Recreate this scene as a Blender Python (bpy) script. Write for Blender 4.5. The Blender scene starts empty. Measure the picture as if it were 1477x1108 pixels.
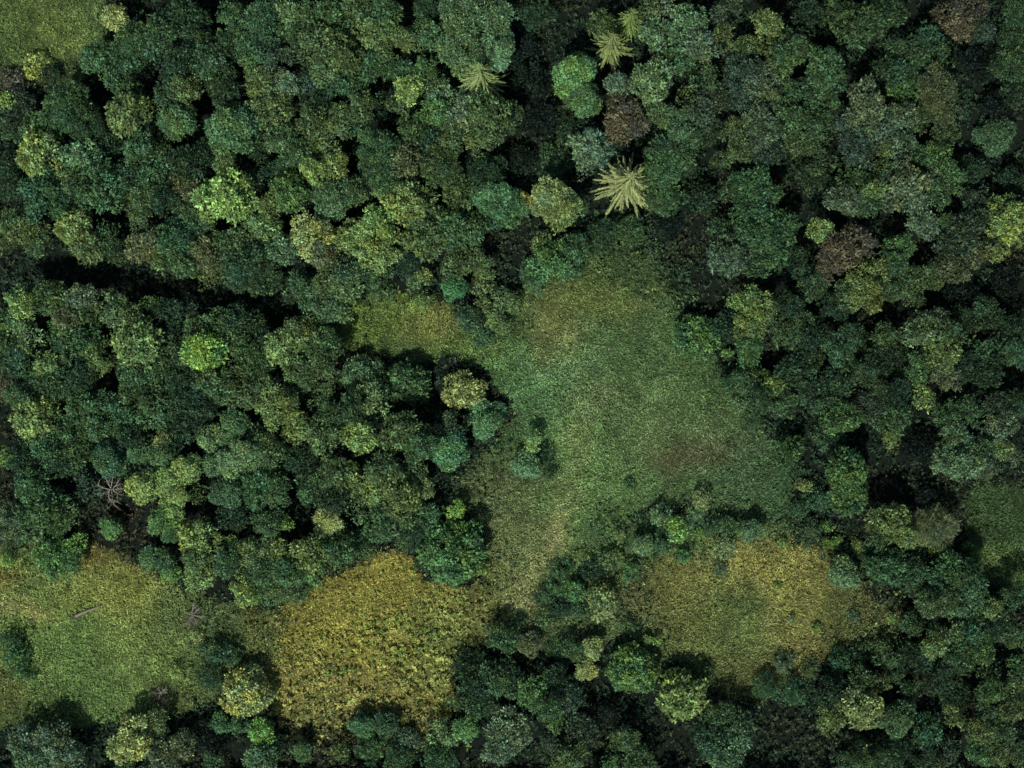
import bpy, math, random, re
import numpy as np
from math import radians, pi, sin, cos
rng = np.random.default_rng(7)
random.seed(7)

# ------------------------------------------------------------------ frame
M = 0.15                      # metres per photo pixel on the ground
CAMH = 300.0
W, H = 1477, 1108
def wx(px, z=0.0): return (px - W/2) * M * (CAMH - z) / CAMH
def wy(py, z=0.0): return (H/2 - py) * M * (CAMH - z) / CAMH

col = bpy.data.collections.new('forest'); bpy.context.scene.collection.children.link(col)

DESAT = .13
def srgb(r, g, b, k=1.0):
    f = lambda c: (c/255/12.92 if c/255 <= .04045 else ((c/255+.055)/1.055)**2.4) * k
    c = np.array([f(r), f(g), f(b)]); lum = c @ np.array([.25, .65, .10])
    return c*(1-DESAT) + lum*DESAT

# ------------------------------------------------------------------ materials
def new_mat(name):
    m = bpy.data.materials.new(name); m.use_nodes = True
    nt = m.node_tree; nt.nodes.clear()
    return m, nt
def leaf_material(name, from_object, transl=0.3, rough=0.62, spec=0.25, var=0.32):
    m, nt = new_mat(name); N, L = nt.nodes, nt.links
    out = N.new('ShaderNodeOutputMaterial')
    at = N.new('ShaderNodeAttribute'); at.attribute_name = 'tone'
    geo = N.new('ShaderNodeNewGeometry')
    mr = N.new('ShaderNodeMapRange'); mr.inputs['To Min'].default_value = 1-var; mr.inputs['To Max'].default_value = 1+var
    L.new(geo.outputs['Random Per Island'], mr.inputs['Value'])
    mul = N.new('ShaderNodeVectorMath'); mul.operation = 'SCALE'
    L.new(at.outputs['Color'], mul.inputs[0]); L.new(mr.outputs['Result'], mul.inputs['Scale'])
    last = mul.outputs[0]
    if from_object:
        oi = N.new('ShaderNodeObjectInfo')
        m2 = N.new('ShaderNodeVectorMath'); m2.operation = 'MULTIPLY'
        L.new(last, m2.inputs[0]); L.new(oi.outputs['Color'], m2.inputs[1]); last = m2.outputs[0]
    bs = N.new('ShaderNodeBsdfPrincipled'); bs.inputs['Roughness'].default_value = rough
    bs.inputs['Specular IOR Level'].default_value = spec
    tr = N.new('ShaderNodeBsdfTranslucent'); mx = N.new('ShaderNodeMixShader'); mx.inputs[0].default_value = transl
    L.new(last, bs.inputs['Base Color']); L.new(last, tr.inputs['Color'])
    L.new(bs.outputs[0], mx.inputs[1]); L.new(tr.outputs[0], mx.inputs[2]); L.new(mx.outputs[0], out.inputs['Surface'])
    return m
MAT_LEAF = leaf_material('crown_leaves', True, 0.22)
MAT_COVER = leaf_material('ground_foliage', False, 0.2)
def bark_material(name, c1, c2):
    m, nt = new_mat(name); N, L = nt.nodes, nt.links
    out = N.new('ShaderNodeOutputMaterial'); bs = N.new('ShaderNodeBsdfPrincipled')
    tc = N.new('ShaderNodeTexCoord'); mp = N.new('ShaderNodeMapping'); mp.inputs['Scale'].default_value = (6, 6, 1.2)
    nz = N.new('ShaderNodeTexNoise'); nz.inputs['Scale'].default_value = 3; nz.inputs['Detail'].default_value = 6
    cr = N.new('ShaderNodeValToRGB'); cr.color_ramp.elements[0].color = (*c1, 1); cr.color_ramp.elements[1].color = (*c2, 1)
    cr.color_ramp.elements[0].position = .35; cr.color_ramp.elements[1].position = .65
    bp = N.new('ShaderNodeBump'); bp.inputs['Strength'].default_value = .6
    L.new(tc.outputs['Object'], mp.inputs[0]); L.new(mp.outputs[0], nz.inputs[0]); L.new(nz.outputs[0], cr.inputs[0])
    L.new(cr.outputs[0], bs.inputs['Base Color']); L.new(nz.outputs[0], bp.inputs['Height']); L.new(bp.outputs[0], bs.inputs['Normal'])
    bs.inputs['Roughness'].default_value = .9; L.new(bs.outputs[0], out.inputs[0])
    return m
MAT_BARK = bark_material('bark', (.03, .025, .018), (.1, .085, .065))
MAT_DEAD = bark_material('bleached_wood', (.30, .27, .21), (.52, .48, .40))
MAT_LOG = bark_material('weathered_log', (.13, .12, .07), (.3, .28, .19))
MAT_TWIG = bark_material('purple_twigs', (.05, .03, .03), (.14, .085, .09))
def ground_material():
    m, nt = new_mat('soil_and_turf'); N, L = nt.nodes, nt.links
    out = N.new('ShaderNodeOutputMaterial'); bs = N.new('ShaderNodeBsdfPrincipled'); bs.inputs['Roughness'].default_value = 1
    bs.inputs['Specular IOR Level'].default_value = .1
    at = N.new('ShaderNodeAttribute'); at.attribute_name = 'tone'
    tc = N.new('ShaderNodeTexCoord')
    n1 = N.new('ShaderNodeTexNoise'); n1.inputs['Scale'].default_value = 1.6; n1.inputs['Detail'].default_value = 8; n1.inputs['Roughness'].default_value = .75
    mr = N.new('ShaderNodeMapRange'); mr.inputs['From Min'].default_value = .3; mr.inputs['From Max'].default_value = .7
    mr.inputs['To Min'].default_value = .45; mr.inputs['To Max'].default_value = 1.35
    sc = N.new('ShaderNodeVectorMath'); sc.operation = 'SCALE'
    bp = N.new('ShaderNodeBump'); bp.inputs['Strength'].default_value = .8; bp.inputs['Distance'].default_value = .3
    L.new(tc.outputs['Object'], n1.inputs['Vector']); L.new(n1.outputs[0], mr.inputs['Value'])
    L.new(at.outputs['Color'], sc.inputs[0]); L.new(mr.outputs[0], sc.inputs['Scale'])
    L.new(sc.outputs[0], bs.inputs['Base Color']); L.new(n1.outputs[0], bp.inputs['Height']); L.new(bp.outputs[0], bs.inputs['Normal'])
    L.new(bs.outputs[0], out.inputs[0])
    return m
MAT_GROUND = ground_material()

# ------------------------------------------------------------------ mesh helpers
def quads_mesh(name, V, T, mat):
    """V (n,4,3) kite leaves, T (n,3) tone per leaf"""
    n = len(V)
    me = bpy.data.meshes.new(name)
    me.vertices.add(n*4); me.vertices.foreach_set('co', V.reshape(-1).astype(np.float32))
    me.loops.add(n*4); me.loops.foreach_set('vertex_index', np.arange(n*4, dtype=np.int32))
    me.polygons.add(n); me.polygons.foreach_set('loop_start', np.arange(0, n*4, 4, dtype=np.int32))
    me.polygons.foreach_set('loop_total', np.full(n, 4, dtype=np.int32))
    a = me.attributes.new('tone', 'FLOAT_COLOR', 'POINT')
    c = np.ones((n, 4, 4), np.float32); c[:, :, :3] = T[:, None, :]
    a.data.foreach_set('color', c.reshape(-1))
    me.update(calc_edges=True); me.materials.append(mat)
    return me
def norm(a): return a / np.maximum(np.linalg.norm(a, axis=-1, keepdims=True), 1e-6)
def leaves(P, D, Lg, Wd, roll=None, droop=0.0):
    """kites from base P along D, length Lg, width Wd"""
    n = len(P); D = norm(D)
    up = norm(rng.normal(size=(n, 3))) if roll is None else roll
    S = norm(np.cross(D, up)); Nn = np.cross(S, D)
    Lg = np.broadcast_to(Lg, (n,))[:, None]; Wd = np.broadcast_to(Wd, (n,))[:, None]
    mid = P + D*Lg*.5 + Nn*Lg*.08
    tip = P + D*Lg; tip[:, 2:3] -= droop*Lg
    return np.stack([P, mid - S*Wd*.5, tip, mid + S*Wd*.5], axis=1)
def rosettes(C, Nm, R, T, k=8, spread=(25, 85), wid=.42, jit=.12, tonevar=.12):
    """k leaves fanning out of every centre C around direction Nm with length R"""
    n = len(C)
    C = np.repeat(C, k, 0); Nm = norm(np.repeat(Nm, k, 0)); R = np.repeat(np.broadcast_to(R, (n,)), k); T = np.repeat(T, k, 0)
    a = rng.uniform(0, 2*pi, len(C)); t = np.radians(rng.uniform(spread[0], spread[1], len(C)))
    ref = np.where(np.abs(Nm[:, 2:3]) < .9, np.array([[0, 0, 1.]]), np.array([[1., 0, 0]]))
    X = norm(np.cross(Nm, ref)); Y = np.cross(Nm, X)
    D = Nm*np.cos(t)[:, None] + (X*np.cos(a)[:, None] + Y*np.sin(a)[:, None])*np.sin(t)[:, None]
    P = C + rng.normal(size=C.shape)*jit*R[:, None]
    Lg = R*rng.uniform(.6, 1.15, len(R))
    V = leaves(P, D, Lg, Lg*wid*rng.uniform(.7, 1.4, len(R)), roll=norm(Nm + rng.normal(size=Nm.shape)*.35), droop=.12)
    return V, T*(1 + rng.normal(size=(len(T), 1))*tonevar)

def fib(n, zmin):
    i = np.arange(n) + .5
    z = 1 - (1 - zmin)*i/n; ph = i*2.399963 + rng.uniform(0, 6.28)
    r = np.sqrt(1 - z*z)
    return np.stack([r*np.cos(ph), r*np.sin(ph), z], 1)

def crown_mesh(name, R, style):
    """crown centred on origin, radius R metres, dome spanning about -.6R .. +.9R"""
    P = dict(                      # lobe size, lobe jitter, tuft size, tuft density, leaf width, spread, flattening
        clumpy=(.27, .20, .54, 2.4, .44, (20, 85), .85),
        ragged=(.32, .32, .66, 1.9, .34, (10, 82), .80),
        fine=(.46, .06, .36, 6.0, .55, (30, 89), .78),
        round=(.27, .08, .54, 2.6, .48, (20, 86), .86),
        feathery=(.30, .20, .50, 3.4, .26, (5, 70), .85),
        shrub=(.36, .22, .50, 3.4, .48, (20, 85), .75),
        twiggy=(.5, .16, .62, 4.2, .10, (0, 55), .8),
    )[style]
    ls, lj, ts, td, lw, sp, fl = P
    nl = int(1.9/(ls*ls)*(.9 if style != 'fine' else .75))
    L = fib(nl, -.35) + rng.normal(size=(nl, 3))*lj*.7
    ang = np.arctan2(L[:, 1], L[:, 0])
    # uneven outline: a few broad swellings round the rim
    ph = rng.uniform(0, 6.28, 3)
    am = {'fine': .05, 'round': .055}.get(style, .19)
    out = 1 + am*np.sin(2*ang+ph[0]) + am*.7*np.sin(3*ang+ph[1]) + am*.6*np.sin(5*ang+ph[2])
    rl = ls*R*rng.uniform(.7, 1.25, nl)
    Lc = norm(L) * ((R - rl*.8)*rng.uniform(.78, 1.05, nl))[:, None]
    Lc[:, :2] *= out[:, None]; Lc[:, 2] *= fl
    keep = rng.uniform(size=nl) > (.10 if style in ('ragged', 'clumpy', 'feathery') else .02)
    Lc, rl = Lc[keep], rl[keep]; nl = len(rl)
    extra = max(3, nl//8)      # core lobes so the crown is not hollow from above
    Lc = np.vstack([Lc, rng.normal(size=(extra, 3))*R*.22]); rl = np.append(rl, np.full(extra, R*.42)); nl = len(rl)
    Cs, Ns, Ts = [], [], []
    for c, r in zip(Lc, rl):
        n = max(5, int(2*pi*r*r*1.25*td/(ts*2)))
        d = fib(n, -.25) + rng.normal(size=(n, 3))*.16
        d = norm(d + norm(c + np.array([0, 0, R*.2]))*.35)
        p = c + d*r*rng.uniform(.72, 1.1, n)[:, None]
        tone = np.ones((n, 3)) * rng.uniform(.78, 1.22)
        w = rng.normal()*.06                         # warm / cool foliage on single limbs
        w += rng.normal()*.08; tone *= np.array([1+w, 1+w*.3, 1-w])
        tone *= (.36 + 1.34*rng.uniform(size=(n, 1))**1.5)
        Cs.append(p); Ns.append(d + np.array([0, 0, .35])); Ts.append(tone)
    C = np.vstack(Cs); Nn = np.vstack(Ns); T = np.vstack(Ts)
    ok = C[:, 2] > -.62*R
    C, Nn, T = C[ok], Nn[ok], T[ok]
    tr = ts*rng.uniform(.6, 1.3, len(C))*min(1.25, max(.6, R/3.6))
    V, TT = rosettes(C, Nn, tr, T, k=9 if style == 'twiggy' else 7, spread=sp, wid=lw, jit=.25)
    return quads_mesh(name, V, TT, MAT_LEAF)

def spruce_mesh(name, R, Ht, seed):
    """crown of a spruce: whorls of drooping boughs, origin at the foot"""
    r = np.random.default_rng(seed)
    Ps, Ds, Ls, Ts, Us = [], [], [], [], []
    nw = 15
    for w in range(nw):
        f = w/(nw-1)                      # 0 bottom 1 top
        z = Ht*(.22 + .76*f)
        rr = R*(1-f)**.85*1.0 + .25
        nb = max(6, int(14 - 6*f)); a0 = r.uniform(0, 6.28)
        for b in range(nb):
            if r.uniform() < .12: continue
            a = a0 + b*2*pi/nb + r.normal()*.2
            bl = rr*r.uniform(.6, 1.2)
            d = np.array([cos(a), sin(a), 0]); s = np.array([-sin(a), cos(a), 0])
            k = max(5, int(bl/.14)); tone = r.uniform(.75, 1.25)
            t = np.linspace(.08, 1, k)
            dz = .25*bl*t*(1-f*.3) - .8*bl*t**1.7 + .16*bl*t**4
            P = np.array([0, 0, z]) + d*(bl*t)[:, None] + np.array([0, 0, 1.])*dz[:, None] + s*(r.normal()*.1*bl*t**2)[:, None]
            for side in (-1, 1):
                lg = (.08 + .28*np.sin(pi*np.clip(t*.85, 0, 1)))*min(1.1, bl*.42)*r.uniform(.35, 1.5, k)*(1.08-t*.45)
                D = d*.75 + s*side*1.0 + np.array([0, 0, -.28]); D = np.tile(D, (k, 1)) + r.normal(size=(k, 3))*.12
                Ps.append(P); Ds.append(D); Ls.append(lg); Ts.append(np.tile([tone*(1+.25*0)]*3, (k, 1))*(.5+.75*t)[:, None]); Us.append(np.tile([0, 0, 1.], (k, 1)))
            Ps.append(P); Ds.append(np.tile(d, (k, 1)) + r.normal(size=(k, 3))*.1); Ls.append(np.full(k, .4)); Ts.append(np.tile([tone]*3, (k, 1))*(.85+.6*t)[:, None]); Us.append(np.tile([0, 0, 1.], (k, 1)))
    P, D, Lg, T, U = np.vstack(Ps), np.vstack(Ds), np.concatenate(Ls), np.vstack(Ts), np.vstack(Us)
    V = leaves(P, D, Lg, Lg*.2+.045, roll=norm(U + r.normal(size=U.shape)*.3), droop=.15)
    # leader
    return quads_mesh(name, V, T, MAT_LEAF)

def tube(bmv, bmf, pts, rad, n=7):
    pts = np.array(pts, float); base = len(bmv)
    for i, p in enumerate(pts):
        t = pts[min(i+1, len(pts)-1)] - pts[max(i-1, 0)]; t = t/ (np.linalg.norm(t) or 1)
        ref = np.array([0, 0, 1.]) if abs(t[2]) < .9 else np.array([1., 0, 0])
        x = np.cross(t, ref); x /= np.linalg.norm(x); y = np.cross(t, x)
        for k in range(n):
            a = 2*pi*k/n; bmv.append(tuple(p + (x*cos(a) + y*sin(a))*rad[i]))
    for i in range(len(pts)-1):
        for k in range(n):
            a = base+i*n+k; b = base+i*n+(k+1) % n
            bmf.append((a, b, b+n, a+n))
    bmf.append(tuple(base+k for k in range(n))[::-1]); bmf.append(tuple(base+(len(pts)-1)*n+k for k in range(n)))
def tube_mesh(name, build, mat):
    v, f = [], []; build(v, f)
    me = bpy.data.meshes.new(name); me.from_pydata(v, [], f); me.update(); me.materials.append(mat)
    for p in me.polygons: p.use_smooth = True
    return me
def trunk_mesh(name, ht, top, spread, seed, mat=None):
    """tapered trunk with limbs reaching into the crown; origin at the foot"""
    r = random.Random(seed)
    def b(v, f):
        rb = ht*.022 + .06
        tube(v, f, [(0, 0, -.15), (0, 0, .4), (.1, .05, ht*.4), (.05, -.1, ht*.75), (0, 0, top)], [rb*1.5, rb, rb*.75, rb*.5, rb*.15])
        for k in range(7):
            a = k*2*pi/7 + r.uniform(-.3, .3); z0 = ht*r.uniform(.45, .75); z1 = z0 + (top-z0)*r.uniform(.4, .8); e = spread*r.uniform(.5, .75)
            tube(v, f, [(0.05, 0, z0), (cos(a)*e*.5, sin(a)*e*.5, z0+(z1-z0)*.55), (cos(a)*e, sin(a)*e, z1)], [rb*.4, rb*.25, rb*.07], 5)
    return tube_mesh(name, b, mat or MAT_BARK)

# ------------------------------------------------------------------ prototypes
PROTO = {}
for st, sizes, nv in (('clumpy', (2.2, 3.4, 5.0, 7.2), 3), ('ragged', (2.4, 3.6, 5.2), 3), ('fine', (1.8, 3.0, 4.6), 2),
                      ('feathery', (2.4, 3.6, 5.2), 2), ('round', (3.0, 4.4, 6.6), 2), ('shrub', (.9, 1.6, 2.6), 3), ('twiggy', (2.4, 4.6), 2)):
    for s in sizes:
        PROTO.setdefault(st, []).append((s, [crown_mesh('crown', s, st) for _ in range(nv)]))
TRUNKS = [trunk_mesh('trunk', 10, 10, 2.6, s) for s in range(4)]     # scaled to each tree
SPRUCES = [spruce_mesh('crown', 4.2, 19, 11+i) for i in range(3)]
SPRUCE_TRUNK = trunk_mesh('trunk', 17.5, 18.6, .3, 5)

# ------------------------------------------------------------------ palette: foliage colours, shade of the gaps put into the very dark green
K = 1.6
PAL = {
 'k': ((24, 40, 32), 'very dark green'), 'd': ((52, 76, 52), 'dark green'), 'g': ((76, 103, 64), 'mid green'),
 'G': ((86, 118, 66), 'fresh green'), 'b': ((68, 94, 64), 'dark bluish green'), 't': ((76, 110, 72), 'bluish green'),
 'o': ((102, 116, 66), 'olive'), 'e': ((86, 104, 62), 'dull olive green'), 'O': ((122, 136, 74), 'bright olive'),
 'L': ((138, 154, 78), 'yellow green'), 'l': ((120, 150, 66), 'lime green'), 's': ((104, 120, 90), 'grey green'), 'w': ((102, 126, 86), 'silvery green'),
 'D': ((68, 86, 68), 'dark grey green'), 'n': ((104, 94, 76), 'purple brown'), 'N': ((104, 108, 72), 'brownish olive'),
 'P': ((148, 152, 92), 'pale straw green'), 'p': ((162, 160, 108), 'pale straw'), 'y': ((158, 150, 64), 'golden yellow'), 'T': ((82, 136, 84), 'bright emerald'),
}
KIND = {'r': ('broadleaf_tree', 'round', 'tree'), 'c': ('broadleaf_tree', 'clumpy', 'tree'), 'a': ('broadleaf_tree', 'ragged', 'tree'), 'f': ('willow_tree', 'fine', 'tree'),
        'h': ('broadleaf_tree', 'feathery', 'tree'), 'u': ('shrub', 'shrub', 'shrub'), 'x': ('spruce_tree', 'spruce', 'conifer'), 'v': ('shrub', 'fine', 'shrub'), 'z': ('shrub', 'twiggy', 'shrub')}

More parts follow.
